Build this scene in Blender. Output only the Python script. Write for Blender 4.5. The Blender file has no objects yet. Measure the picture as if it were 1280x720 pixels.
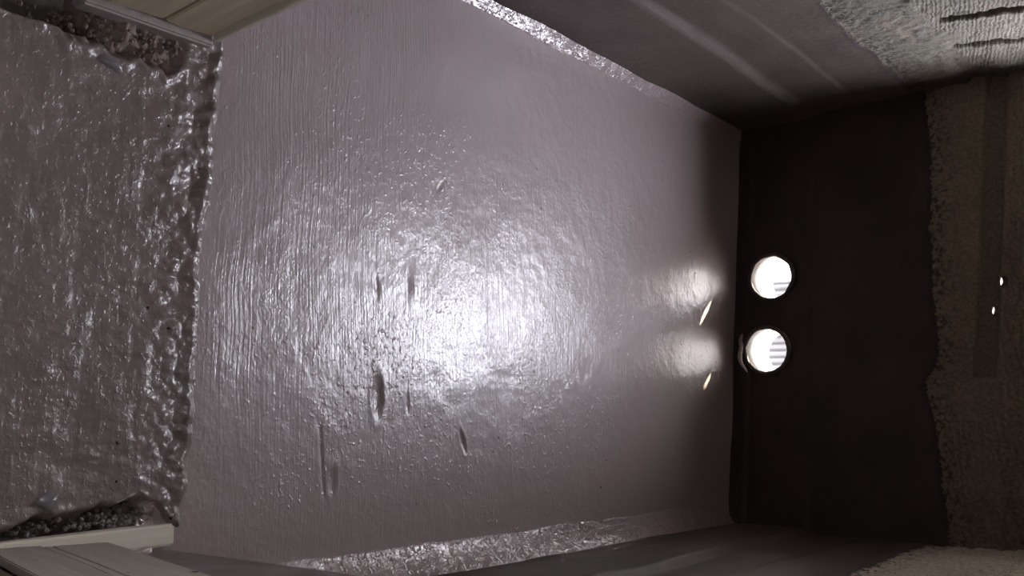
import bpy, bmesh, math, random
import numpy as np
from mathutils import Vector, Matrix, noise as mnoise

random.seed(7)
SC = bpy.context.scene
COL = SC.collection
R = math.radians

# ------------------------------------------------------------------ helpers
def link(name, me, mat=None, parent=None):
    o = bpy.data.objects.new(name, me)
    COL.objects.link(o)
    if mat:
        me.materials.append(mat)
    if parent:
        o.parent = parent
    return o

def tag(o, label=None, cat=None, group=None, kind=None):
    if label: o['label'] = label
    if cat: o['category'] = cat
    if group: o['group'] = group
    if kind: o['kind'] = kind
    return o

def empty(name, loc, label, cat, group=None):
    o = bpy.data.objects.new(name, None)
    o.empty_display_size = .05
    COL.objects.link(o)
    o.location = loc
    return tag(o, label, cat, group)

def mesh_np(name, v, f, smooth=True):
    me = bpy.data.meshes.new(name)
    me.from_pydata([tuple(p) for p in v], [], [tuple(int(i) for i in q) for q in f])
    me.update()
    if smooth:
        me.polygons.foreach_set('use_smooth', np.ones(len(me.polygons), dtype=bool))
    return me

def add_attr(me, name, arr):
    a = me.attributes.new(name, 'FLOAT', 'POINT')
    a.data.foreach_set('value', np.ascontiguousarray(arr, dtype=np.float32))

# value noise on numpy arrays
def _hash(ix, iy, seed):
    h = (ix.astype(np.int64) * 374761393 + iy.astype(np.int64) * 668265263 + seed * 982451653) & 0xffffffff
    h = ((h ^ (h >> 13)) * 1274126177) & 0xffffffff
    h = ((h ^ (h >> 16)) * 2246822519) & 0xffffffff
    return ((h ^ (h >> 15)) & 0xffff) / 65535.0

def vnoise(x, y, seed=0):
    ix = np.floor(x); iy = np.floor(y)
    fx = x - ix; fy = y - iy
    ux = fx * fx * fx * (fx * (fx * 6 - 15) + 10); uy = fy * fy * fy * (fy * (fy * 6 - 15) + 10)
    a = _hash(ix, iy, seed); b = _hash(ix + 1, iy, seed)
    c = _hash(ix, iy + 1, seed); d = _hash(ix + 1, iy + 1, seed)
    return (a + (b - a) * ux) * (1 - uy) + (c + (d - c) * ux) * uy - .5

def fbm(x, y, seed=0, octv=4, gain=.5):
    s = 0; a = 1
    for k in range(octv):
        s = s + a * vnoise(x * 2 ** k + 13.7 * k, y * 2 ** k - 7.3 * k, seed + k)
        a *= gain
    return s

def worley(x, y, seed=0):
    ix = np.floor(x); iy = np.floor(y)
    best = np.full(x.shape, 9.0)
    for dx in (-1, 0, 1):
        for dy in (-1, 0, 1):
            cx = ix + dx; cy = iy + dy
            px = cx + _hash(cx, cy, seed); py = cy + _hash(cx, cy, seed + 5)
            best = np.minimum(best, np.hypot(px - x, py - y))
    return best

def sstep(a, b, x):
    t = np.clip((x - a) / (b - a), 0, 1)
    return t * t * (3 - 2 * t)

def grid(nu, nv):
    i = np.arange(nu * nv).reshape(nv, nu)
    return np.stack([i[:-1, :-1], i[:-1, 1:], i[1:, 1:], i[1:, :-1]], -1).reshape(-1, 4)

def axis(a, b, step):
    return np.linspace(a, b, max(2, int(round((b - a) / step)) + 1))

# ------------------------------------------------------------------ materials
class NT:
    def __init__(self, name):
        self.m = bpy.data.materials.new(name)
        self.m.use_nodes = True
        self.t = self.m.node_tree
        self.b = self.t.nodes['Principled BSDF']
        self.geo = None
    def n(self, typ, **kw):
        nd = self.t.nodes.new(typ)
        for k, v in kw.items():
            setattr(nd, k, v)
        return nd
    def l(self, a, b):
        self.t.links.new(a, b)
    def setin(self, nd, key, val):
        if hasattr(val, 'is_output'):
            self.l(val, nd.inputs[key])
        else:
            nd.inputs[key].default_value = val
    def pos(self, scale=(1, 1, 1), rot=(0, 0, 0)):
        if not self.geo:
            self.geo = self.n('ShaderNodeTexCoord').outputs['Object']
        mp = self.n('ShaderNodeMapping')
        self.l(self.geo, mp.inputs['Vector'])
        mp.inputs['Scale'].default_value = scale
        mp.inputs['Rotation'].default_value = rot
        return mp.outputs['Vector']
    def noise(self, vec, scale, detail=4, rough=.55, dist=0, out='Fac'):
        nd = self.n('ShaderNodeTexNoise')
        self.l(vec, nd.inputs['Vector'])
        nd.inputs['Scale'].default_value = scale
        nd.inputs['Detail'].default_value = detail
        nd.inputs['Roughness'].default_value = rough
        nd.inputs['Distortion'].default_value = dist
        return nd.outputs[out]
    def voro(self, vec, scale, feature='F1', out='Distance'):
        nd = self.n('ShaderNodeTexVoronoi', feature=feature)
        self.l(vec, nd.inputs['Vector'])
        nd.inputs['Scale'].default_value = scale
        return nd.outputs[out]
    def math(self, op, a, b=0.0, c=None, clamp=False):
        nd = self.n('ShaderNodeMath', operation=op, use_clamp=clamp)
        self.setin(nd, 0, a); self.setin(nd, 1, b)
        if c is not None: self.setin(nd, 2, c)
        return nd.outputs[0]
    def ramp(self, val, a, b, lo=0., hi=1.):
        nd = self.n('ShaderNodeMapRange', interpolation_type='SMOOTHSTEP')
        self.setin(nd, 'Value', val)
        nd.inputs['From Min'].default_value = a; nd.inputs['From Max'].default_value = b
        nd.inputs['To Min'].default_value = lo; nd.inputs['To Max'].default_value = hi
        return nd.outputs['Result']
    def mix(self, fac, a, b):
        nd = self.n('ShaderNodeMix', data_type='RGBA')
        self.setin(nd, 0, fac)
        for i, c in ((6, a), (7, b)):
            if hasattr(c, 'is_output'): self.l(c, nd.inputs[i])
            else: nd.inputs[i].default_value = (*c, 1)
        return nd.outputs[2]
    def fmix(self, fac, a, b):
        nd = self.n('ShaderNodeMix', data_type='FLOAT')
        self.setin(nd, 0, fac); self.setin(nd, 2, a); self.setin(nd, 3, b)
        return nd.outputs[0]
    def bump(self, h, dist, strength=1, prev=None):
        nd = self.n('ShaderNodeBump')
        self.l(h, nd.inputs['Height'])
        nd.inputs['Distance'].default_value = dist
        nd.inputs['Strength'].default_value = strength
        if prev is not None: self.l(prev, nd.inputs['Normal'])
        return nd.outputs['Normal']
    def attr(self, name):
        return self.n('ShaderNodeAttribute', attribute_name=name).outputs['Fac']
    def out(self, **kw):
        if 'Normal' in kw and 'Coat_Weight' in kw:
            kw['Coat_Normal'] = kw['Normal']
        for k, v in kw.items():
            key = k.replace('_', ' ')
            s = self.b.inputs[key]
            if hasattr(v, 'is_output'): self.l(v, s)
            elif isinstance(v, tuple) and len(v) == 3: s.default_value = (*v, 1)
            else: s.default_value = v
        return self.m

COAT = (.345, .272, .274)

def mat_floor():
    t = NT('wet_floor_coating')
    p = t.pos()
    warp = t.noise(t.pos((1, 1, 1)), 3.0, 2, out='Color')
    vm = t.n('ShaderNodeVectorMath', operation='MULTIPLY_ADD')
    t.l(warp, vm.inputs[0]); vm.inputs[1].default_value = (.0, .045, 0)
    t.l(p, vm.inputs[2])
    mp = t.n('ShaderNodeMapping'); t.l(vm.outputs[0], mp.inputs['Vector'])
    mp.inputs['Scale'].default_value = (5, 210, 1)
    st = t.noise(mp.outputs['Vector'], 1.0, 2, .6)
    mp2 = t.n('ShaderNodeMapping'); t.l(vm.outputs[0], mp2.inputs['Vector'])
    mp2.inputs['Scale'].default_value = (8, 480, 1)
    st2 = t.noise(mp2.outputs['Vector'], 1.0, 2, .5)
    strokes = t.math('ADD', st, t.math('MULTIPLY', st2, .35))
    smask = t.attr('strokes')
    bmask = t.attr('pebble')
    patch = t.ramp(t.noise(p, 5, 3), .38, .62)
    # glistening pimples
    pim = t.ramp(t.noise(p, 92, 2, .5, .2), .56, .8)
    pim2 = t.ramp(t.noise(p, 150, 1, .5), .62, .8)
    pm = t.math('ADD', t.math('MULTIPLY', pim, t.math('MULTIPLY', bmask, t.math('ADD', patch, .35))),
                t.math('MULTIPLY', pim2, .22))
    # pinholes
    vo = t.n('ShaderNodeTexVoronoi'); t.l(p, vo.inputs['Vector']); vo.inputs['Scale'].default_value = 31
    sep = t.n('ShaderNodeSeparateColor'); t.l(vo.outputs['Color'], sep.inputs[0])
    rad = t.math('MULTIPLY', t.ramp(sep.outputs[0], .72, 1.0), .10)
    hole = t.math('LESS_THAN', vo.outputs['Distance'], rad)
    h = t.math('ADD', t.math('MULTIPLY', strokes, t.math('MULTIPLY', smask, .0016)),
               t.math('MULTIPLY', pm, .0010))
    h = t.math('SUBTRACT', h, t.math('MULTIPLY', hole, .002))
    h = t.math('ADD', h, t.math('ADD', t.math('MULTIPLY', t.noise(p, 14, 3), .0012), t.math('MULTIPLY', t.noise(p, 34, 2), .0013)))
    fine = t.noise(t.pos((1, 1.5, 1)), 105, 3, .6)
    h = t.math('ADD', h, t.math('MULTIPLY', fine, t.fmix(patch, .00025, .0008)))
    nrm = t.bump(h, 1.0, 1.0)
    blot = t.noise(p, 2.4, 4)
    c = t.mix(t.ramp(blot, .35, .65), COAT, (.318, .258, .252))
    c = t.mix(hole, c, (.02, .015, .014))
    rough = t.fmix(t.noise(p, 9, 3), .38, .48)
    return t.out(Base_Color=c, Roughness=rough, Normal=nrm, Specular_IOR_Level=.7,
                 Coat_Weight=.8, Coat_Roughness=.17, Coat_IOR=1.5)

def mat_threshold():
    t = NT('lumpy_wet_coating')
    p = t.pos()
    st = t.noise(t.pos((14, 150, 20)), 1, 2)
    lump = t.noise(p, 65, 4, .6, .4)
    pim = t.ramp(t.noise(p, 140, 2), .5, .75)
    br = t.attr('bare')
    h = t.math('ADD', t.math('MULTIPLY', st, .0006), t.math('MULTIPLY', lump, .0010))
    h = t.math('ADD', h, t.math('MULTIPLY', pim, .0006))
    nrm = t.bump(h, 1.0, 1.0)
    vo = t.n('ShaderNodeTexVoronoi'); t.l(p, vo.inputs['Vector']); vo.inputs['Scale'].default_value = 34
    sep = t.n('ShaderNodeSeparateColor'); t.l(vo.outputs['Color'], sep.inputs[0])
    hole = t.math('LESS_THAN', vo.outputs['Distance'], t.math('MULTIPLY', t.ramp(sep.outputs[0], .8, 1), .11))
    c = t.mix(t.ramp(t.noise(p, 5, 4), .35, .65), (.245, .195, .182), (.205, .172, .158))
    c = t.mix(hole, c, (.015, .012, .01))
    brn = t.ramp(t.math('ADD', br, t.math('MULTIPLY', t.noise(p, 45, 3), .7)), 1.0, 1.25)
    c = t.mix(brn, c, t.mix(t.noise(p, 60, 3), (.12, .085, .065), (.32, .255, .215)))
    return t.out(Base_Color=c, Roughness=t.fmix(brn, .33, .8), Normal=nrm, Specular_IOR_Level=.5,
                 Coat_Weight=t.fmix(brn, .45, .05), Coat_Roughness=.2)

def mat_cove():
    t = NT('wet_fillet_coating')
    p = t.pos()
    dab = t.noise(t.pos((26, 15, 26), (0, 0, R(32))), 1.6, 4, .6, 1.2)
    pim = t.ramp(t.noise(p, 110, 2, .5, .5), .5, .75)
    h = t.math('ADD', t.math('MULTIPLY', dab, .0034), t.math('MULTIPLY', pim, .0016))
    nrm = t.bump(h, 1, 1)
    return t.out(Base_Color=COAT, Roughness=.24, Normal=nrm, Specular_IOR_Level=.6,
                 Coat_Weight=1.0, Coat_Roughness=.12)

def mat_wall(name, along, bare1, bare2, coat=(.125, .100, .094), comb=None, camp=.0026):
    """dark coating up to a ragged edge, bare float-finished concrete above"""
    t = NT(name)
    p = t.pos()
    d = t.attr('above')          # metres above the coating's edge
    rag = t.math('MULTIPLY', t.math('SUBTRACT', t.noise(p, 40, 4, .65), .5), .03)
    rag2 = t.math('MULTIPLY', t.math('SUBTRACT', t.noise(t.pos((1, 1, .35)), 170, 2), .5), .016)
    dd = t.math('ADD', t.math('ADD', d, rag), rag2)
    bare = t.ramp(dd, -.002, .002)
    grit = t.noise(p, 120, 5, .7)
    blot = t.noise(p, 7, 5, .6)
    cb = t.mix(t.ramp(blot, .3, .7), bare1, bare2)
    cb = t.mix(t.ramp(grit, .40, .60, .5, 0), cb, tuple(x * .35 for x in bare1))
    spk = t.math('MULTIPLY', t.ramp(t.noise(p, 75, 4, .7), .50, .58), t.ramp(dd, .10, .0))
    cb = t.mix(t.math('MULTIPLY', spk, .85), cb, (.05, .042, .035))
    cb = t.mix(t.attr('brown_tone'), cb, (.075, .050, .034))
    stain = t.ramp(t.noise(t.pos((1, 1, 2.5)), 5, 4), .55, .75, 0, .4)
    cb = t.mix(stain, cb, (.22, .15, .09))
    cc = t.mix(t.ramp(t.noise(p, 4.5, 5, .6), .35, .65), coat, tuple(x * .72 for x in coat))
    # darker wet rim along the coating's edge
    rim = t.math('MULTIPLY', t.ramp(dd, -.02, -.004), t.math('SUBTRACT', 1, bare))
    cc = t.mix(t.math('MULTIPLY', rim, .6), cc, tuple(x * .3 for x in coat))
    col = t.mix(bare, cc, cb)
    hb = t.math('MULTIPLY', grit, .006)
    if comb:
        wv = t.n('ShaderNodeTexWave', wave_type='BANDS', bands_direction='Z')
        t.l(t.pos((1, 1, 1), comb[0]), wv.inputs['Vector'])
        wv.inputs['Scale'].default_value = comb[1]; wv.inputs['Distortion'].default_value = 5
        wv.inputs['Detail'].default_value = 2; wv.inputs['Detail Scale'].default_value = 2
        hb = t.math('ADD', hb, t.math('MULTIPLY', wv.outputs['Fac'], t.math('MULTIPLY', t.attr('comb'), camp)))
    hc = t.math('ADD', t.math('MULTIPLY', t.noise(along(t), 1, 3), .0018), t.math('MULTIPLY', t.noise(p, 60, 3), .0012))
    nrm = t.bump(t.fmix(bare, hc, hb), 1, 1)
    return t.out(Base_Color=col, Roughness=t.fmix(bare, .5, .9), Normal=nrm,
                 Specular_IOR_Level=t.fmix(bare, .4, .25))

def mat_plain(name, c1, c2, rough=.85, scale=20, bump=.003, spec=.3, stretch=(1, 1, 1)):
    t = NT(name)
    p = t.pos(stretch)
    n1 = t.noise(p, scale, 5, .6)
    c = t.mix(t.ramp(n1, .32, .68), c1, c2)
    return t.out(Base_Color=c, Roughness=rough, Specular_IOR_Level=spec,
                 Normal=t.bump(t.noise(p, scale * 3, 4, .65), bump))

def mat_wood(name, c1, c2, dark=(.05, .035, .025), rough=.7, wet=0):
    """timber, grain along local Z"""
    t = NT(name)
    p = t.pos()
    g = t.noise(t.pos((60, 60, 2.2)), 1, 5, .6, .4)
    c = t.mix(t.ramp(g, .3, .7), c1, c2)
    sm = t.ramp(t.noise(t.pos((10, 22, 6)), 1, 4, .6, 1.0), .60, .74, 0, .75)
    c = t.mix(sm, c, tuple(a * .55 for a in c2))
    vo = t.n('ShaderNodeTexVoronoi'); t.l(t.pos((22, 22, 11)), vo.inputs['Vector']); vo.inputs['Scale'].default_value = 1
    sep = t.n('ShaderNodeSeparateColor'); t.l(vo.outputs['Color'], sep.inputs[0])
    spot = t.math('LESS_THAN', vo.outputs['Distance'], t.math('MULTIPLY', t.ramp(sep.outputs[0], .8, 1), .16))
    c = t.mix(spot, c, dark)
    return t.out(Base_Color=c, Roughness=rough, Specular_IOR_Level=.3, Coat_Weight=wet, Coat_Roughness=.3,
                 Normal=t.bump(g, .0012))

M_floor = mat_floor()
M_thr = mat_threshold()
M_cove = mat_cove()
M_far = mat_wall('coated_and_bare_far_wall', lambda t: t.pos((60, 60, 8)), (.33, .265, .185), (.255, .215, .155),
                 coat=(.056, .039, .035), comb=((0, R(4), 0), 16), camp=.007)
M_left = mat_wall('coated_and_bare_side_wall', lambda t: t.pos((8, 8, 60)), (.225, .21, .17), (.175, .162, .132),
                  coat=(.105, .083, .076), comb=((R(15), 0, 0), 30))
M_right = mat_wall('coated_and_bare_opposite_wall', lambda t: t.pos((8, 8, 60)), (.74, .67, .56), (.63, .575, .485),  # bare concrete lightened in colour to stand in for direct sun
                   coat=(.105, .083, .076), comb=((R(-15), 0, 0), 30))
M_conc = mat_plain('rough_concrete', (.22, .20, .18), (.30, .28, .25))
M_jamb = mat_plain('smeared_concrete', (.20, .165, .155), (.27, .235, .22), rough=.55, scale=12)
M_pvc = mat_plain('white_plastic', (.86, .85, .82), (.80, .79, .76), rough=.35, scale=30, bump=.0004, spec=.5)
M_mort = mat_plain('pale_mortar', (.40, .34, .32), (.52, .46, .44), rough=.35, scale=60, bump=.002, spec=.5)
M_board = mat_wood('tan_board', (.72, .61, .45), (.62, .525, .385))
M_cream = mat_wood('cream_batten', (.82, .77, .64), (.76, .70, .57))
M_grey = mat_wood('grey_plank', (.52, .475, .40), (.42, .38, .32))
M_brown = mat_wood('brown_plank', (.24, .165, .11), (.16, .11, .08))
M_strip = mat_plain('coated_strip', (.34, .30, .285), (.40, .36, .34), rough=.35, scale=30, bump=.002, spec=.5)
M_stone = mat_plain('wet_stone', (.21, .195, .205), (.26, .245, .255), rough=.16, scale=40, bump=.0006, spec=.6)
M_grit = mat_plain('grey_grit', (.16, .15, .13), (.36, .33, .29), rough=.9, scale=70, bump=.004)
M_sheet = mat_plain('shade_toned_sheet', (.062, .060, .057), (.052, .050, .048), rough=.5, scale=12, bump=.0005)  # whitish sheet with deep shade put into its base colour
M_ground = mat_plain('pale_yard_ground', (.62, .60, .55), (.54, .52, .48), rough=.9, scale=6, bump=.004)

# ------------------------------------------------------------------ plan (metres, floor at z=0, far wall towards +Y)
XL, XR = -.996, .324
def yfar(x):
    return 3.045 - .13 * (x + .98)
ZTOP = 1.92
WT = .14                                        # far wall's thickness

# ---- floor
def ystep(x):                                   # line where the lumpy sill ends and the floor begins
    xs = np.array([-.70, -.60, -.589, -.532, -.461, -.40, -.348, -.26, -.178, -.06, .039, .10, .137, .20, .32])
    ys = np.array([.985, .985, .975, .977, .968, .966, .958, .952, .953, .955, .952, .945, .935, .935, .935])
    return np.interp(x, xs, ys)

def build_floor():
    xs = axis(XL - .02, XR + .02, .0032); ys = axis(.90, 3.12, .0032)
    X, Y = np.meshgrid(xs, ys)
    x = X.ravel(); y = Y.ravel()
    z = fbm(x * 4, y * 4, 3, 3) * .002 + fbm(x * 22, y * 22, 9, 3) * .0005
    # trowel ridges (long across the room)
    wy = y + .03 * vnoise(x * 2.2, y * 2.2, 21)
    # dents: x, y, half length along x, half width, depth, slant
    for (dx, dy, a, b, dep, sl) in ((-.052, 1.376, .050, .0175, .0085, .00), (.0385, 1.631, .030, .010, .007, .35),
                                    (.105, 1.265, .032, .012, .005, -.05), (-.040, 1.46, .026, .007, .003, .0),
                                    (-.265, 1.37, .03, .01, .0025, .1), (-.50, 1.55, .02, .008, .0025, -.5)):
        u = x - dx; v = (y - dy) - sl * u
        r = np.sqrt((u / a) ** 2 + (v / b) ** 2)
        dep *= .6; z -= dep * (1 - sstep(.25, 1.0, r + .15 * vnoise(x * 70, y * 70, 4)))
        z += dep * .15 * np.exp(-((r - 1.15) / .25) ** 2)
    # a long scratch
    u = x - .065; v = y - (1.238 + .012 * u / .1)
    z -= .0028 * np.exp(-(v / .0028) ** 2) * (1 - sstep(.055, .075, np.abs(u)))
    # a blob where the trowel was lifted
    u = x + .275; v = y - 1.475
    z += .0022 * np.exp(-((u / .035) ** 2 + (v / .012) ** 2))
    # coating builds up towards the fillets and the pipes
    z += .006 * sstep(.10, 0, np.minimum(x - XL, XR - x))
    # fillet at the foot of the far wall
    df = np.clip(yfar(x) - y, 0, 1)
    z += (.020 + .005 * vnoise(x * 9, y * 9, 33)) * np.clip(1 - df / .16, 0, 1) ** 2
    strokes = sstep(.95, 1.05, y) * (1 - .6 * sstep(1.55, 1.85, y)) * (1 - sstep(2.2, 2.8, y)) * (.35 + .65 * sstep(-.25, .3, fbm(x * 2.2, y * 3.2, 41, 3) + .18 - .35 * sstep(-.2, .12, x)
                                                                         - .25 * sstep(-.45, -.75, x)))
    peb = np.clip(.25 + 1.6 * fbm(x * 3.3, y * 3.3, 77, 3) + .9 * np.exp(-((x + .02) / .17) ** 2) * sstep(1.0, 1.15, y) * (1 - sstep(2.0, 2.5, y))
                  + .9 * np.exp(-((x + .56) / .09) ** 2) * sstep(1.2, 1.5, y) * (1 - sstep(2.1, 2.4, y)), 0, .95)
    # rougher where water runs in below the pipes
    for px_, py_ in ((-.44, 2.88), (-.20, 2.85)):
        peb += 1.8 * np.exp(-(((x - px_) / .07) ** 2 + ((y - py_) / .1) ** 2))
    me = mesh_np('floor', np.stack([x, y, z], -1), grid(len(xs), len(ys)))
    add_attr(me, 'strokes', strokes); add_attr(me, 'pebble', peb)
    tag(link('floor', me, M_floor), kind='structure')
build_floor()

# ---- the lumpy sill of the opening, nearer than the floor
def build_threshold():
    xs = axis(-.70, .215, .0024)
    T = np.concatenate([np.linspace(.42, .90, 190)[:-1] - .94, np.linspace(-.04, .014, 32)])
    X, Tt = np.meshgrid(xs, T)
    x = X.ravel(); tt = Tt.ravel()
    jag = .006 * fbm(x * 40, x * 0 + 3, 11, 3) * sstep(-.1, 0, tt)
    y = ystep(x) + tt + jag
    near = sstep(-.13, -.015, tt)
    lum = np.clip(.55 - worley(x * 30, y * 26, 3), 0, 1) * .012 + np.clip(.5 - worley(x * 62, y * 55, 8), 0, 1) * .006
    z = .012 + fbm(x * 5, y * 5, 31, 3) * .008 + lum * (.12 + .88 * near) * (1 - .45 * sstep(-.014, -.004, tt)) + fbm(x * 45, y * 20, 6, 3) * .0035
    z += fbm(x * 18, y * 60, 16, 2) * .0013 * (1 - near)
    # pocked hollow just behind the lip, and the raised lip itself
    z -= .003 * np.exp(-((tt + .035) / .014) ** 2) * sstep(-.12, .25, fbm(x * 13, y * 0 + 1, 50, 3) + .1)
    z += .0035 * np.exp(-((tt + .008) / .007) ** 2)
    z = np.where(tt > 0, (z) * (1 - (np.clip(tt, 0, 1) / .014) ** 2) - .012 * (np.clip(tt, 0, 1) / .014) ** 2, z)
    # torn edge at the right-hand boards
    px_ = np.array([.42, .68, .72, .755, .80, .835, .87, .92, .95])
    ex = np.array([.145, .145, .130, .128, .130, .112, .105, .150, .175]) - .003
    e = x - np.interp(y, px_, ex) + .016 * fbm(y * 30, y * 0, 71, 3)
    z -= (.052 + .02 * fbm(x * 40, y * 40, 5, 2)) * sstep(-.004, .018, e)
    # torn, crumbled edge at the left-hand boards
    ey = np.array([.42, .62, .70, .76, .84, .92, .99]); el = np.array([-.60, -.595, -.575, -.562, -.570, -.578, -.585])
    le = np.interp(y, ey, el) - x + .03 * fbm(y * 25, y * 0 + 9, 72, 3)
    cr = sstep(-.004, .016, le) * (1 - sstep(.885, .925, y))
    z += cr * (-.016 + .022 * fbm(x * 38, y * 38, 14, 4, .6))
    z += .005 * np.exp(-((le + .008) / .009) ** 2)
    deep = sstep(.79, .70, y) * sstep(-.575, -.60, x)
    z -= .14 * deep
    bare = np.clip(cr * .9 + .5 * sstep(.0, .02, e), 0, 1)
    n = len(xs)
    v = np.stack([x, y, z], -1)
    me = mesh_np('threshold', v, grid(n, len(T)))
    add_attr(me, 'bare', bare)
    tag(link('threshold', me, M_thr), kind='structure')
    return
build_threshold()

# ---- fillets along the two side walls
def build_cove(name, x0, sgn, w, h, y0, y1f, lin):
    """sloping fillet, floor side at x0 - sgn*w ... wall side at x0"""
    ns = 14
    ys = axis(y0, y1f, .004)
    S, Yy = np.meshgrid(np.linspace(0, 1, ns), ys)
    s = S.ravel(); y = Yy.ravel()
    wob = 1 + .08 * vnoise(y * 6, y * 0, 5) + .06 * vnoise(y * 25, y * 0, 6)
    prof = lin * s + (1 - lin) * s ** 2.0                       # slightly hollow
    x = x0 - sgn * w * wob * (1 - s)
    z = .001 + h * prof + .0022 * fbm(y * 30, s * 1.6, 8, 3) * np.sin(np.pi * np.clip(s + .1, 0, 1))
    z = np.where(s < .001, -.006, z); 
    z = np.where(s > .999, z + .004, z)
    x = np.where(s > .999, x0 + sgn * .012, x)
    me = mesh_np(name, np.stack([x, y, z], -1), grid(ns, len(ys)))
    tag(link(name, me, M_cove), kind='structure')
build_cove('trim_1', XL + .018, -1, .040, .026, .93, 3.06, .85)
build_cove('trim_2', XR - .019, 1, .070, .040, .93, 2.90, .25)

# ---- side walls
def build_side(name, xw, sgn, mat, edge_y, edge_z, seed, grooves):
    """sgn: direction of the room's inside along x"""
    ys = axis(.93, 3.13, .005); zs = np.concatenate([axis(-.03, 1.05, .005), axis(1.06, ZTOP, .03)])
    Yy, Zz = np.meshgrid(ys, zs)
    y = Yy.ravel(); z = Zz.ravel()
    ez = np.interp(y, edge_y, edge_z) + .016 * fbm(y * 9, y * 0, seed, 4)
    above = z - ez
    d = fbm(y * 3, z * 3, seed + 1, 3) * .006
    # thicker coats lower down end in soft ledges
    l1 = .262 + .012 * vnoise(y * 3, y * 0, seed + 2)
    l2 = .42 + .014 * vnoise(y * 4, y * 0, seed + 3)
    d += .017 * (1 - sstep(0, .036, z - l1)) + .004 * (1 - sstep(0, .012, z - l2))
    d += .004 * (1 - sstep(-.006, .006, above))
    bare = sstep(-.01, .01, above)
    d += bare * (fbm(y * 40, z * 40, seed + 4, 4, .65) * .006)
    comb = sstep(.17, .2, above)
    brown_tone = np.zeros_like(y)  # dark brown tone in the grooves and low towards the corner
    for (gy0, gz0, gy1, gz1, gw, gd, fade) in grooves:
        L = math.hypot(gy1 - gy0, gz1 - gz0)
        ux, uz = (gy1 - gy0) / L, (gz1 - gz0) / L
        a = (y - gy0) * ux + (z - gz0) * uz
        b = -(y - gy0) * uz + (z - gz0) * ux
        prof = (1 - sstep(gw * .55, gw, np.abs(b))) * sstep(-fade, fade * .4, a)
        d -= gd * prof; brown_tone = np.maximum(brown_tone, prof)
    if name == 'wall_left':
        # smeared mortar fan where the chases meet
        r = np.hypot((y - 2.66) / .06, (z - .765) / .06)
        sm = 1 - sstep(.5, 1.2, r + .3 * fbm(y * 12, z * 12, 3, 3))
        comb = comb * (1 - sm); d += .005 * sm
        brown_tone = np.maximum(brown_tone, .55 * sstep(2.74, 2.93, y + .06 * fbm(y * 9, z * 9, 8, 3)) * sstep(.9, .74, z))
        # flat chase just before the corner
        d -= .008 * sstep(2.82, 2.85, y) * sstep(.72, .74, z) * (1 - sstep(.80, .83, z))
    x = xw + sgn * d
    front = np.stack([x, y, z], -1)
    back = np.stack([np.full_like(x, xw - sgn * .12), y, z], -1)
    n = len(front); f = grid(len(ys), len(zs))
    if sgn < 0: f = f[:, ::-1]
    nu, nv = len(ys), len(zs)
    ring = list(range(nu)) + [i * nu + nu - 1 for i in range(1, nv)] + [(nv - 1) * nu + i for i in range(nu - 2, -1, -1)] + [i * nu for i in range(nv - 2, 0, -1)]
    m = len(ring)
    side = np.array([[ring[i], ring[(i + 1) % m], n + (i + 1) % m, n + i] for i in range(m)])
    allv = np.concatenate([front, back[ring]])
    me = bpy.data.meshes.new(name)
    me.from_pydata(allv.tolist(), [], f.tolist() + side.tolist() + [[n + i for i in range(m)]])
    me.polygons.foreach_set('use_smooth', np.concatenate([np.ones(len(f), bool), np.zeros(m + 1, bool)]))
    me.update()
    add_attr(me, 'above', np.concatenate([above, np.full(m, -.2)]))
    add_attr(me, 'comb', np.concatenate([comb, np.zeros(m)])); add_attr(me, 'brown_tone', np.concatenate([brown_tone, np.zeros(m)]))
    tag(link(name, me, mat), kind='structure')
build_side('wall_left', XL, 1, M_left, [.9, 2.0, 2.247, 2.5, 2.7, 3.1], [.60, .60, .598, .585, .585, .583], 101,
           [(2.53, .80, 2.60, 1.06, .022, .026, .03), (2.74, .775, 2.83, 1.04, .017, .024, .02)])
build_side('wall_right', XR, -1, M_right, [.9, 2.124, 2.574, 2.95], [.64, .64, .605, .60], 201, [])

# ---- far wall with two pipe holes, two weep holes in a chase, and the high opening for daylight
WIN = (-.75, -.21, .89, 1.62)     # x0, x1, z0, z1
PIPES = ((-.457, .138, .0700), (-.2255, .127, .0700))
WEEPS = ((-.388, .803, .0150, .0120), (-.309, .780, .0150, .0125))

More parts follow.
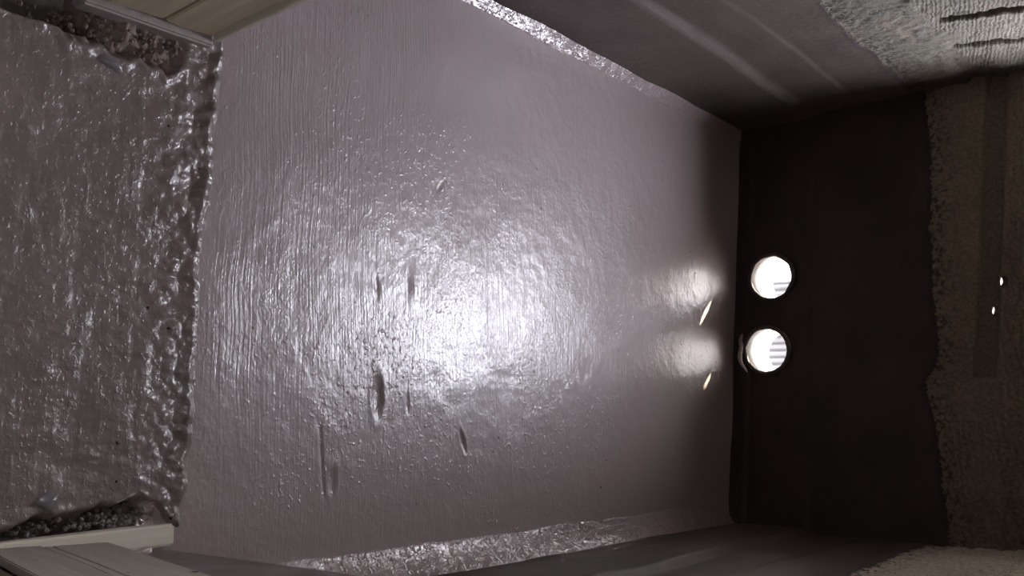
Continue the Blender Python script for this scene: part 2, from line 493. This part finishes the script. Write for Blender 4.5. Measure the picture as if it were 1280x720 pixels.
def build_far():
    xs = np.unique(np.round(np.concatenate([axis(XL - .06, XR + .06, .005), [WIN[0], WIN[1]]]), 5))
    zs = np.unique(np.round(np.concatenate([axis(-.03, 1.0, .005), axis(1.0, ZTOP, .02), [WIN[2], WIN[3]]]), 5))
    X, Zz = np.meshgrid(xs, zs)
    x = X.ravel().copy(); z = Zz.ravel().copy()
    nu, nv = len(xs), len(zs)
    f = grid(nu, nv)
    off = np.zeros((nu * nv, 3)); off[:, 1] = WT
    kill = np.zeros(nu * nv, bool)
    cut = (x > WIN[0] + 1e-4) & (x < WIN[1] - 1e-4) & (z > WIN[2] + 1e-4) & (z < WIN[3] - 1e-4)
    kill |= cut
    fl_kill = np.zeros(len(f), bool)
    cx = x[f].mean(1); cz = z[f].mean(1)
    fl_kill |= (cx > WIN[0]) & (cx < WIN[1]) & (cz > WIN[2]) & (cz < WIN[3])
    holes = [(px_, pz_, r, r, 0) for px_, pz_, r in PIPES] + [(a, b, c, d, 1) for a, b, c, d in WEEPS]
    for k, (hx, hz, rx, rz, weep) in enumerate(holes):
        u = (x - hx) / rx; v = (z - hz) / rz
        ang = np.arctan2(v, u)
        rim = 1 + (.035 if not weep else .12) * fbm(np.cos(ang) * 3 + k * 9, np.sin(ang) * 3, 60 + k, 3)
        r = np.hypot(u, v) / rim
        fl_kill |= (r[f].min(1) < 1) & (r[f].mean(1) < 1.0)
        # pull what is left inside (and just outside) onto the rim
        band = .0042 / rx
        near = (r < 1 + band * 1.0) & (r > 1 - band * 2.2)
        sc = np.where(near, 1 / np.maximum(r, 1e-6), 1)
        x = np.where(near, hx + (x - hx) * sc, x); z = np.where(near, hz + (z - hz) * sc, z)
        w = (1 - sstep(1.3, 3.0, r)) if weep else 0
        if weep:
            off[:, 1] -= (WT - .05) * w
            off[:, 2] -= .024 * w
            off[:, 0] -= .008 * w
    f = f[~fl_kill]
    ex = np.array([-1.1, -.937, -.85, -.772, -.60, -.45, -.30, -.20, -.165, -.12, -.04, .03, .12, .20, .32])
    ez = np.array([.595, .600, .606, .612, .608, .604, .612, .622, .615, .585, .600, .608, .622, .63, .64]) + .012
    edge = np.interp(x, ex, ez) + .007 * fbm(x * 14, x * 0, 91, 4)
    above = z - edge
    d = fbm(x * 3, z * 3, 92, 3) * .007
    d += .006 * (1 - sstep(0, .012, z - (.255 + .01 * vnoise(x * 4, x * 0, 93)))) + .007 * (1 - sstep(0, .02, z - .055))
    d += .004 * (1 - sstep(-.004, .004, above))
    d += sstep(-.01, .01, above) * fbm(x * 30, z * 30, 94, 4, .6) * .005
    # horizontal chase
    zc = .803 - (x - (-.93)) * .068 
    ch = (1 - sstep(.026, .030, np.abs(z - zc))) * (1 - sstep(-.125, -.118, x))
    d -= .022 * ch
    # ledge of mortar inside the chase
    d += .006 * (1 - sstep(.002, .006, np.abs(z - (zc - .012)))) * ch * sstep(-.50, -.46, x) * 0
    comb = sstep(-.05, .05, x) * sstep(.02, .06, above) + sstep(.035, .06, z - zc) * .8
    y = yfar(x) - d
    front = np.stack([x, y, z], -1); back = front + off; back[:, 1] = np.where(off[:, 2] == 0, yfar(x) + WT, back[:, 1])
    n = len(front)
    # boundary edges of the perforated sheet
    e = np.concatenate([f[:, [0, 1]], f[:, [1, 2]], f[:, [2, 3]], f[:, [3, 0]]])
    key = np.minimum(e[:, 0], e[:, 1]) * n + np.maximum(e[:, 0], e[:, 1])
    uq, idx, cnt = np.unique(key, return_index=True, return_counts=True)
    be = e[idx[cnt == 1]]
    side = np.stack([be[:, 1], be[:, 0], be[:, 0] + n, be[:, 1] + n], -1)
    faces = np.concatenate([f, f[:, ::-1] + n, side])
    used = np.unique(faces); remap = np.full(2 * n, -1); remap[used] = np.arange(len(used))
    allv = np.concatenate([front, back])[used]
    me = bpy.data.meshes.new('wall_far')
    me.from_pydata(allv.tolist(), [], remap[faces].tolist())
    me.polygons.foreach_set('use_smooth', np.concatenate([np.ones(2 * len(f), bool), np.zeros(len(side), bool)]))
    me.update()
    add_attr(me, 'above', np.concatenate([above, above])[used])
    add_attr(me, 'comb', np.concatenate([comb, comb])[used])
    add_attr(me, 'brown_tone', np.concatenate([ch, ch])[used] * .18)  # weak dark brown tone inside the chase
    tag(link('wall_far', me, M_far), kind='structure')
build_far()

# ---- plain shell: front wall with the opening we look through, rear walls, ceiling
def boxes(name, bl, mat, parent=None, bevel=0, kind=None):
    bm = bmesh.new()
    for (x0, x1, y0, y1, z0, z1) in bl:
        r = bmesh.ops.create_cube(bm, size=1)
        for v in r['verts']:
            v.co = Vector(((x0 + x1) / 2 + v.co.x * (x1 - x0), (y0 + y1) / 2 + v.co.y * (y1 - y0), (z0 + z1) / 2 + v.co.z * (z1 - z0)))
    if bevel:
        bmesh.ops.bevel(bm, geom=bm.edges[:], offset=bevel, segments=2, affect='EDGES')
    me = bpy.data.meshes.new(name); bm.to_mesh(me); bm.free()
    o = link(name, me, mat, parent)
    if kind: o['kind'] = kind
    return o
boxes('wall_front', [(XL - .1, -.668, .46, .948, -.1, ZTOP), (.196, XR + .1, .46, .932, -.1, ZTOP),
                     (-.668, .196, .46, .94, 1.74, ZTOP)], M_jamb, kind='structure')
boxes('wall_rear', [(XL - .1, XR + .1, -.72, -.6, -.1, ZTOP), (XL - .1, XL, -.6, -.17, -.1, ZTOP), (XL - .1, XL, .17, .46, -.1, ZTOP), (XL - .1, XL, -.17, .17, -.1, 1.25), (XL - .1, XL, -.17, .17, 1.6, ZTOP),
                    (XR, XR + .1, -.6, -.14, -.1, ZTOP), (XR, XR + .1, .14, .46, -.1, ZTOP), (XR, XR + .1, -.14, .14, -.1, 1.25), (XR, XR + .1, -.14, .14, 1.6, ZTOP), (XL - .1, XR + .1, -.6, .50, -.16, -.04), (XL, XR, .44, 1.0, -.16, -.075)], M_conc, kind='structure')
boxes('ceiling', [(XL - .14, XR + .14, -.74, 3.2, ZTOP, ZTOP + .1)], M_conc, kind='structure')

# ------------------------------------------------------------------ drain pipes
def make_pipe(k, px_, pz_, r, label):
    y0 = yfar(px_) - .014
    root = empty('drain_pipe', (px_, y0, pz_ - r), label, 'pipe', 'white drain pipes low in the dark wall')
    L, th, n = .17, .004, 56
    bm = bmesh.new()
    rings = []
    for (rr, yy) in ((r - .001, 0), (r + th, 0), (r + th, L), (r - .001, L)):
        rings.append([bm.verts.new((rr * math.cos(a * 2 * math.pi / n), yy, r + rr * math.sin(a * 2 * math.pi / n))) for a in range(n)])
    for i in range(4):
        A, B = rings[i], rings[(i + 1) % 4]
        for a in range(n):
            bm.faces.new((A[a], A[(a + 1) % n], B[(a + 1) % n], B[a]))
    bmesh.ops.recalc_face_normals(bm, faces=bm.faces[:])
    me = bpy.data.meshes.new('pipe_wall'); bm.to_mesh(me); bm.free()
    me.polygons.foreach_set('use_smooth', [len(p.vertices) == 4 for p in me.polygons])
    link('pipe_wall', me, M_pvc, root)
    # ragged collar of coating around the mouth
    nn, ns = 90, 8
    V = []; F = []
    for a in range(nn):
        an = a * 2 * math.pi / nn
        wob = mnoise.noise((math.cos(an) * 3 + k * 7, math.sin(an) * 3, 1)) * .004 + mnoise.noise((math.cos(an) * 9, math.sin(an) * 9 + k * 7, 5)) * .0022
        for s in range(ns):
            q = s / ns * 2 * math.pi
            rr = r + .0015 + wob * .6 + .0065 * math.cos(q)
            V.append((rr * math.cos(an), -.006 + .0055 * math.sin(q) + wob * .3, r + rr * math.sin(an)))
            F.append((a * ns + s, a * ns + (s + 1) % ns, ((a + 1) % nn) * ns + (s + 1) % ns, ((a + 1) % nn) * ns + s))
    c = link('collar', mesh_np('collar', V, F), M_collar, root)
    return root
M_collar = mat_plain('dark_coating_collar', (.11, .09, .085), (.14, .115, .105), rough=.45, scale=50, bump=.002)
p1 = make_pipe(0, *PIPES[0], '')
p2 = make_pipe(1, *PIPES[1], 'white drain pipe in the dark wall with a pale mortar drip at its mouth')
p1['label'] = 'white drain pipe in the dark wall, upper of two in the photo, without drip'

def lump(name, loc, size, mat, seed, parent=None, amp=.25, sub=3, rot=(0, 0, 0)):
    bm = bmesh.new()
    bmesh.ops.create_icosphere(bm, subdivisions=sub, radius=1)
    for v in bm.verts:
        d = 1 + amp * mnoise.noise(v.co * 1.3 + Vector((seed * 3.1, seed, 0))) + amp * .4 * mnoise.noise(v.co * 3.5 + Vector((seed, 0, seed)))
        v.co = Vector((v.co.x * size[0], v.co.y * size[1], v.co.z * size[2])) * d
    bmesh.ops.rotate(bm, verts=bm.verts[:], cent=(0, 0, 0), matrix=Matrix.Rotation(rot[2], 3, 'Z') @ Matrix.Rotation(rot[0], 3, 'X'))
    me = bpy.data.meshes.new(name); bm.to_mesh(me); bm.free()
    me.polygons.foreach_set('use_smooth', [True] * len(me.polygons))
    o = link(name, me, mat, parent)
    o.location = loc
    return o

# drip of mortar from the lower pipe's mouth: a thin torn tongue against the wall, under the rim
V = []; F = []
pts = [(-.056, -.016, -.003, .003), (-.034, -.018, -.012, .008), (-.012, -.019, -.006, .005), (.012, -.021, -.014, .010), (.036, -.023, -.010, .006), (.052, -.025, .003, .006), (.068, -.026, .014, .002)]
for i, (a, b, c, w) in enumerate(pts):
    for s in range(8):
        q = s * math.pi / 4
        V.append((a, b + math.sin(q) * w * .8, c + math.cos(q) * w))
for i in range(len(pts) - 1):
    for s in range(8):
        F.append((i * 8 + s, i * 8 + (s + 1) % 8, i * 8 + 8 + (s + 1) % 8, i * 8 + 8 + s))
F.append(tuple(range(7, -1, -1))); F.append(tuple(range((len(pts) - 1) * 8, len(pts) * 8)))
dr = link('mortar_drip', mesh_np('mortar_drip', V, F), M_mort, p2)
dr['label'] = 'pale mortar drip'
m = dr.modifiers.new('s', 'SUBSURF'); m.levels = 2; m.render_levels = 2

# ------------------------------------------------------------------ boards
def board(name, size, mat, parent=None, seed=0, jag=.002, cuts=14):
    """plank in local space: x thickness, y width, z length (grain), origin at the lower end's centre"""
    bm = bmesh.new()
    bmesh.ops.create_cube(bm, size=1)
    for v in bm.verts:
        v.co = Vector((v.co.x * size[0], v.co.y * size[1], (v.co.z + .5) * size[2]))
    ed = [e for e in bm.edges if abs(e.verts[0].co.z - e.verts[1].co.z) > size[2] * .5]
    bmesh.ops.subdivide_edges(bm, edges=ed, cuts=cuts, use_grid_fill=True)
    ed = [e for e in bm.edges if abs(e.verts[0].co.y - e.verts[1].co.y) > size[1] * .5]
    bmesh.ops.subdivide_edges(bm, edges=ed, cuts=5, use_grid_fill=True)
    for v in bm.verts:
        n = mnoise.noise_vector(Vector((v.co.x * 5, v.co.y * 30, v.co.z * 8)) + Vector((seed * 5.3, 0, 0)))
        v.co += Vector((n.x * jag * .4, n.y * jag, n.z * jag * (2.5 if v.co.z < .01 else .3)))
    be = [e for e in bm.edges if len(e.link_faces) == 2 and e.calc_face_angle(0) > .8]
    bmesh.ops.bevel(bm, geom=be, offset=min(size[0], size[1]) * .12, segments=2, affect='EDGES')
    me = bpy.data.meshes.new(name); bm.to_mesh(me); bm.free()
    return link(name, me, mat, parent)

def place(o, loc, z_dir, x_dir):
    z = Vector(z_dir).normalized(); x = Vector(x_dir); x = (x - z * x.dot(z)).normalized(); y = z.cross(x)
    m = Matrix((x, y, z)).transposed().to_4x4(); m.translation = Vector(loc)
    o.matrix_world = m
    return o

GL = 'formwork boards at the left side of the opening'
b = board('formwork_board', (.020, .083, 1.60), M_board, seed=1)
place(b, (-.647, .903, .031), (.0, -.085, 1), (1, 0, 0))
tag(b, 'tan formwork board standing at the top left, the one reaching furthest right over the floor', 'board', GL)
b = board('formwork_board', (.020, .092, 1.60), M_board, seed=2)
place(b, (-.648, .811, .026), (.0, -.085, 1), (1, 0, 0))
tag(b, 'tan formwork board standing at the top left, beside the crumbled dark corner', 'board', GL)
b = board('edge_lath', (.024, .007, 1.60), M_cream, seed=3, jag=.001)
place(b, (-.645, .9600, .028), (.0, -.082, 1), (1, 0, 0))
tag(b, 'thin pale lath edging the tan formwork board, dark gap between them', 'lath')
b = board('coated_sole_strip', (.034, .030, .230), M_strip, seed=4, jag=.0022)
place(b, (-.640, .727, .008), (-.005, 1, .0), (1, 0, 0))
tag(b, 'low grey coated strip lying under the tan formwork boards', 'batten')

b = board('cream_batten', (.033, .030, .300), M_cream, seed=5, jag=.0016)
place(b, (.1775, .632, .006), (-.02, 1, -.03), (1, 0, 0))
tag(b, 'short cream wooden batten lying at the bottom left beside dark grit', 'batten')
GR = 'planks leaning at the right side of the opening'
lean = (-.004, -.27, 1)
for (y, w, mat, seed, lab, nm, dx) in ((.770, .075, M_grey, 6, 'smeared grey plank leaning over the cream batten, the one nearest the smooth floor', 'leaning_plank', .004),
                            (.7215, .011, M_grey, 7, 'narrow grey lath leaning between two grey planks at the bottom left', 'leaning_lath', .003),
                            (.676, .068, M_grey, 8, 'grey plank leaning at the bottom left between the narrow lath and the brown plank', 'leaning_plank', 0),
                            (.610, .055, M_brown, 9, 'dark brown plank leaning in the bottom left corner of the photo', 'leaning_plank', .012)):
    b = board(nm, (.012, w, 1.2), mat, seed=seed, jag=.0018)
    place(b, (.172 + dx, y, .026), lean, (1, 0, 0))
    tag(b, lab, 'plank' if nm == 'leaning_plank' else 'lath', GR)

# ------------------------------------------------------------------ loose stones, grit
lump('wet_stone', (-.548, .784, .008), (.012, .023, .010), M_stone, 1, rot=(0, 0, R(-15)))
lump('wet_stone', (.108, .725, .012), (.012, .015, .010), M_stone, 2)
st = [o for o in bpy.data.objects if o.name.startswith('wet_stone')]
tag(st[0], 'smooth grey wet stone stuck in the coating near the tan boards, top left', 'stone', 'wet stones in the coating')
tag(st[1], 'smooth grey wet stone at the edge of the dark gap, bottom left', 'stone', 'wet stones in the coating')

def build_grit(name, pts, mat, sizes, seed, label):
    rnd = random.Random(seed)
    bm = bmesh.new()
    for (x, y, z) in pts:
        s = rnd.uniform(*sizes)
        r = bmesh.ops.create_icosphere(bm, subdivisions=1, radius=1)
        for v in r['verts']:
            v.co = Vector((x, y, z)) + v.co * s * rnd.uniform(.65, 1.2)
    me = bpy.data.meshes.new(name); bm.to_mesh(me); bm.free()
    return tag(link(name, me, mat), label, 'grit', kind='stuff')
rnd = random.Random(3)
pts = []
for i in range(900):
    y = rnd.uniform(.60, .935); x = rnd.uniform(.10, .154)
    edge = np.interp(y, [.60, .68, .72, .755, .80, .835, .87, .92, .95], [.16, .15, .138, .135, .137, .122, .12, .158, .18])
    if x > edge: pts.append((x, y, -.028 + rnd.uniform(-.012, .012) + .35 * max(0, x - .14)))
build_grit('grit', pts, M_grit, (.0015, .0055), 4, 'grey grit filling the dark gap beside the cream batten, bottom left')
pts = []
for i in range(170):
    y = rnd.uniform(.66, .965); x = rnd.uniform(-.622, -.582)
    pts.append((x, y, -.004 + rnd.uniform(-.006, .010) - (.04 if (y < .74 and x < -.59) else 0)))
M_rub = mat_plain('brown_rubble', (.10, .07, .055), (.30, .24, .20), rough=.6, scale=60, bump=.004)
build_grit('mortar_rubble', pts, M_rub, (.0012, .0055), 5, 'crumbled brown mortar along the foot of the tan boards, top left')

# ------------------------------------------------------------------ outside: ground and sheet seen through the pipes, added light blockers
boxes('ground_outside', [(-4, 4, 3.16, 9, -.62, -.55)], M_ground, kind='structure')
boxes('added_sun_fin', [(-.88, -.80, 3.10, 4.75, .88, 2.2)], M_conc, kind='structure')  # unseen fin, added to keep the sun out of the high opening
boxes('added_sky_blocker', [(-1.12, 1.5, 6.0, 6.3, -.6, 2.3)], M_conc, kind='structure')  # unseen wall, added to dim the sky mirrored through the pipes
# corrugated sheet lying on the ground outside
nx, ny = 160, 2
V = []; F = []
for j in range(ny):
    for i in range(nx):
        x = i / (nx - 1) * 1.0
        V.append((x,   .006 * math.sin(x * 2 * math.pi / .026), j * .55))
for i in range(nx - 1):
    F.append((i, i + 1, nx + i + 1, nx + i))
sh = link('corrugated_sheet', mesh_np('corrugated_sheet', V, F), M_sheet)
sm = sh.modifiers.new('t', 'SOLIDIFY'); sm.thickness = .003
sh.location = (-.545, 3.58, -.548); sh.rotation_euler = (R(-6), 0, R(-7))
tag(sh, 'ribbed whitish sheet outside, glimpsed through the two drain pipes', 'sheet')

# ------------------------------------------------------------------ light
w = bpy.data.worlds.new('World'); SC.world = w; w.use_nodes = True
bg = w.node_tree.nodes['Background']
bg.inputs['Color'].default_value = (.875, .88, 1.0, 1); bg.inputs['Strength'].default_value = 13.5
portal = bpy.data.lights.new('window_portal', 'AREA'); portal.shape = 'RECTANGLE'
portal.size = WIN[1] - WIN[0]; portal.size_y = WIN[3] - WIN[2]
portal.cycles.is_portal = True
po = bpy.data.objects.new('window_portal', portal); COL.objects.link(po)
xc = (WIN[0] + WIN[1]) / 2
po.location = (xc, yfar(xc) + .03, (WIN[2] + WIN[3]) / 2)
po.rotation_euler = (R(-90), 0, -math.atan(.13))      # faces the room (-Y)
portal2 = bpy.data.lights.new('side_portal', 'AREA'); portal2.shape = 'RECTANGLE'
portal2.size = .35; portal2.size_y = .5; portal2.cycles.is_portal = True
po2 = bpy.data.objects.new('side_portal', portal2); COL.objects.link(po2)
po2.location = (XR + .05, 0, 1.425); po2.rotation_euler = (0, R(90), 0)      # faces -X
portal3 = portal2.copy(); portal2.size_y = .28; portal3.size_y = .34
po3 = bpy.data.objects.new('side_portal', portal3); COL.objects.link(po3)
po3.location = (XL - .05, 0, 1.425); po3.rotation_euler = (0, R(-90), 0)    # faces +X
sun = bpy.data.lights.new('sun', 'SUN'); sun.energy = 10; sun.angle = R(.6); sun.color = (1, .80, .58)
so = bpy.data.objects.new('sun', sun); COL.objects.link(so)
az, el = R(24), R(25)
d = Vector((math.sin(az) * math.cos(el), -math.cos(az) * math.cos(el), -math.sin(el)))
so.rotation_euler = d.to_track_quat('-Z', 'Y').to_euler()
so.location = (-2, 5, 3)

# ------------------------------------------------------------------ camera (held sideways: picture right is up)
cam = bpy.data.cameras.new('camera'); cam.sensor_width = 36; cam.lens = 35.02; cam.clip_start = .02
co = bpy.data.objects.new('camera', cam); COL.objects.link(co)
f = 1245.
Yd = Vector((170, 976, f)).normalized()
Nd = Vector((168, -1618, f)).normalized()
Zd = -Nd; Zd = (Zd - Yd * Zd.dot(Yd)).normalized()
Xd = Yd.cross(Zd)
if Xd.x < 0: Xd = -Xd
# components of the camera's right / up / forward (phone upright) in the world
r_ = Vector((Xd.x, Yd.x, Zd.x)); u_ = Vector((Xd.y, Yd.y, Zd.y)); f_ = Vector((Xd.z, Yd.z, Zd.z))
mt = Matrix((u_, -r_, -f_)).transposed().to_4x4()
mt.translation = (0, 0, 1.4)
co.matrix_world = mt
SC.camera = co

vs = SC.view_settings
vs.view_transform = 'Standard'; vs.look = 'None'; vs.gamma = 1; vs.use_curve_mapping = False
vs.exposure = 1.4
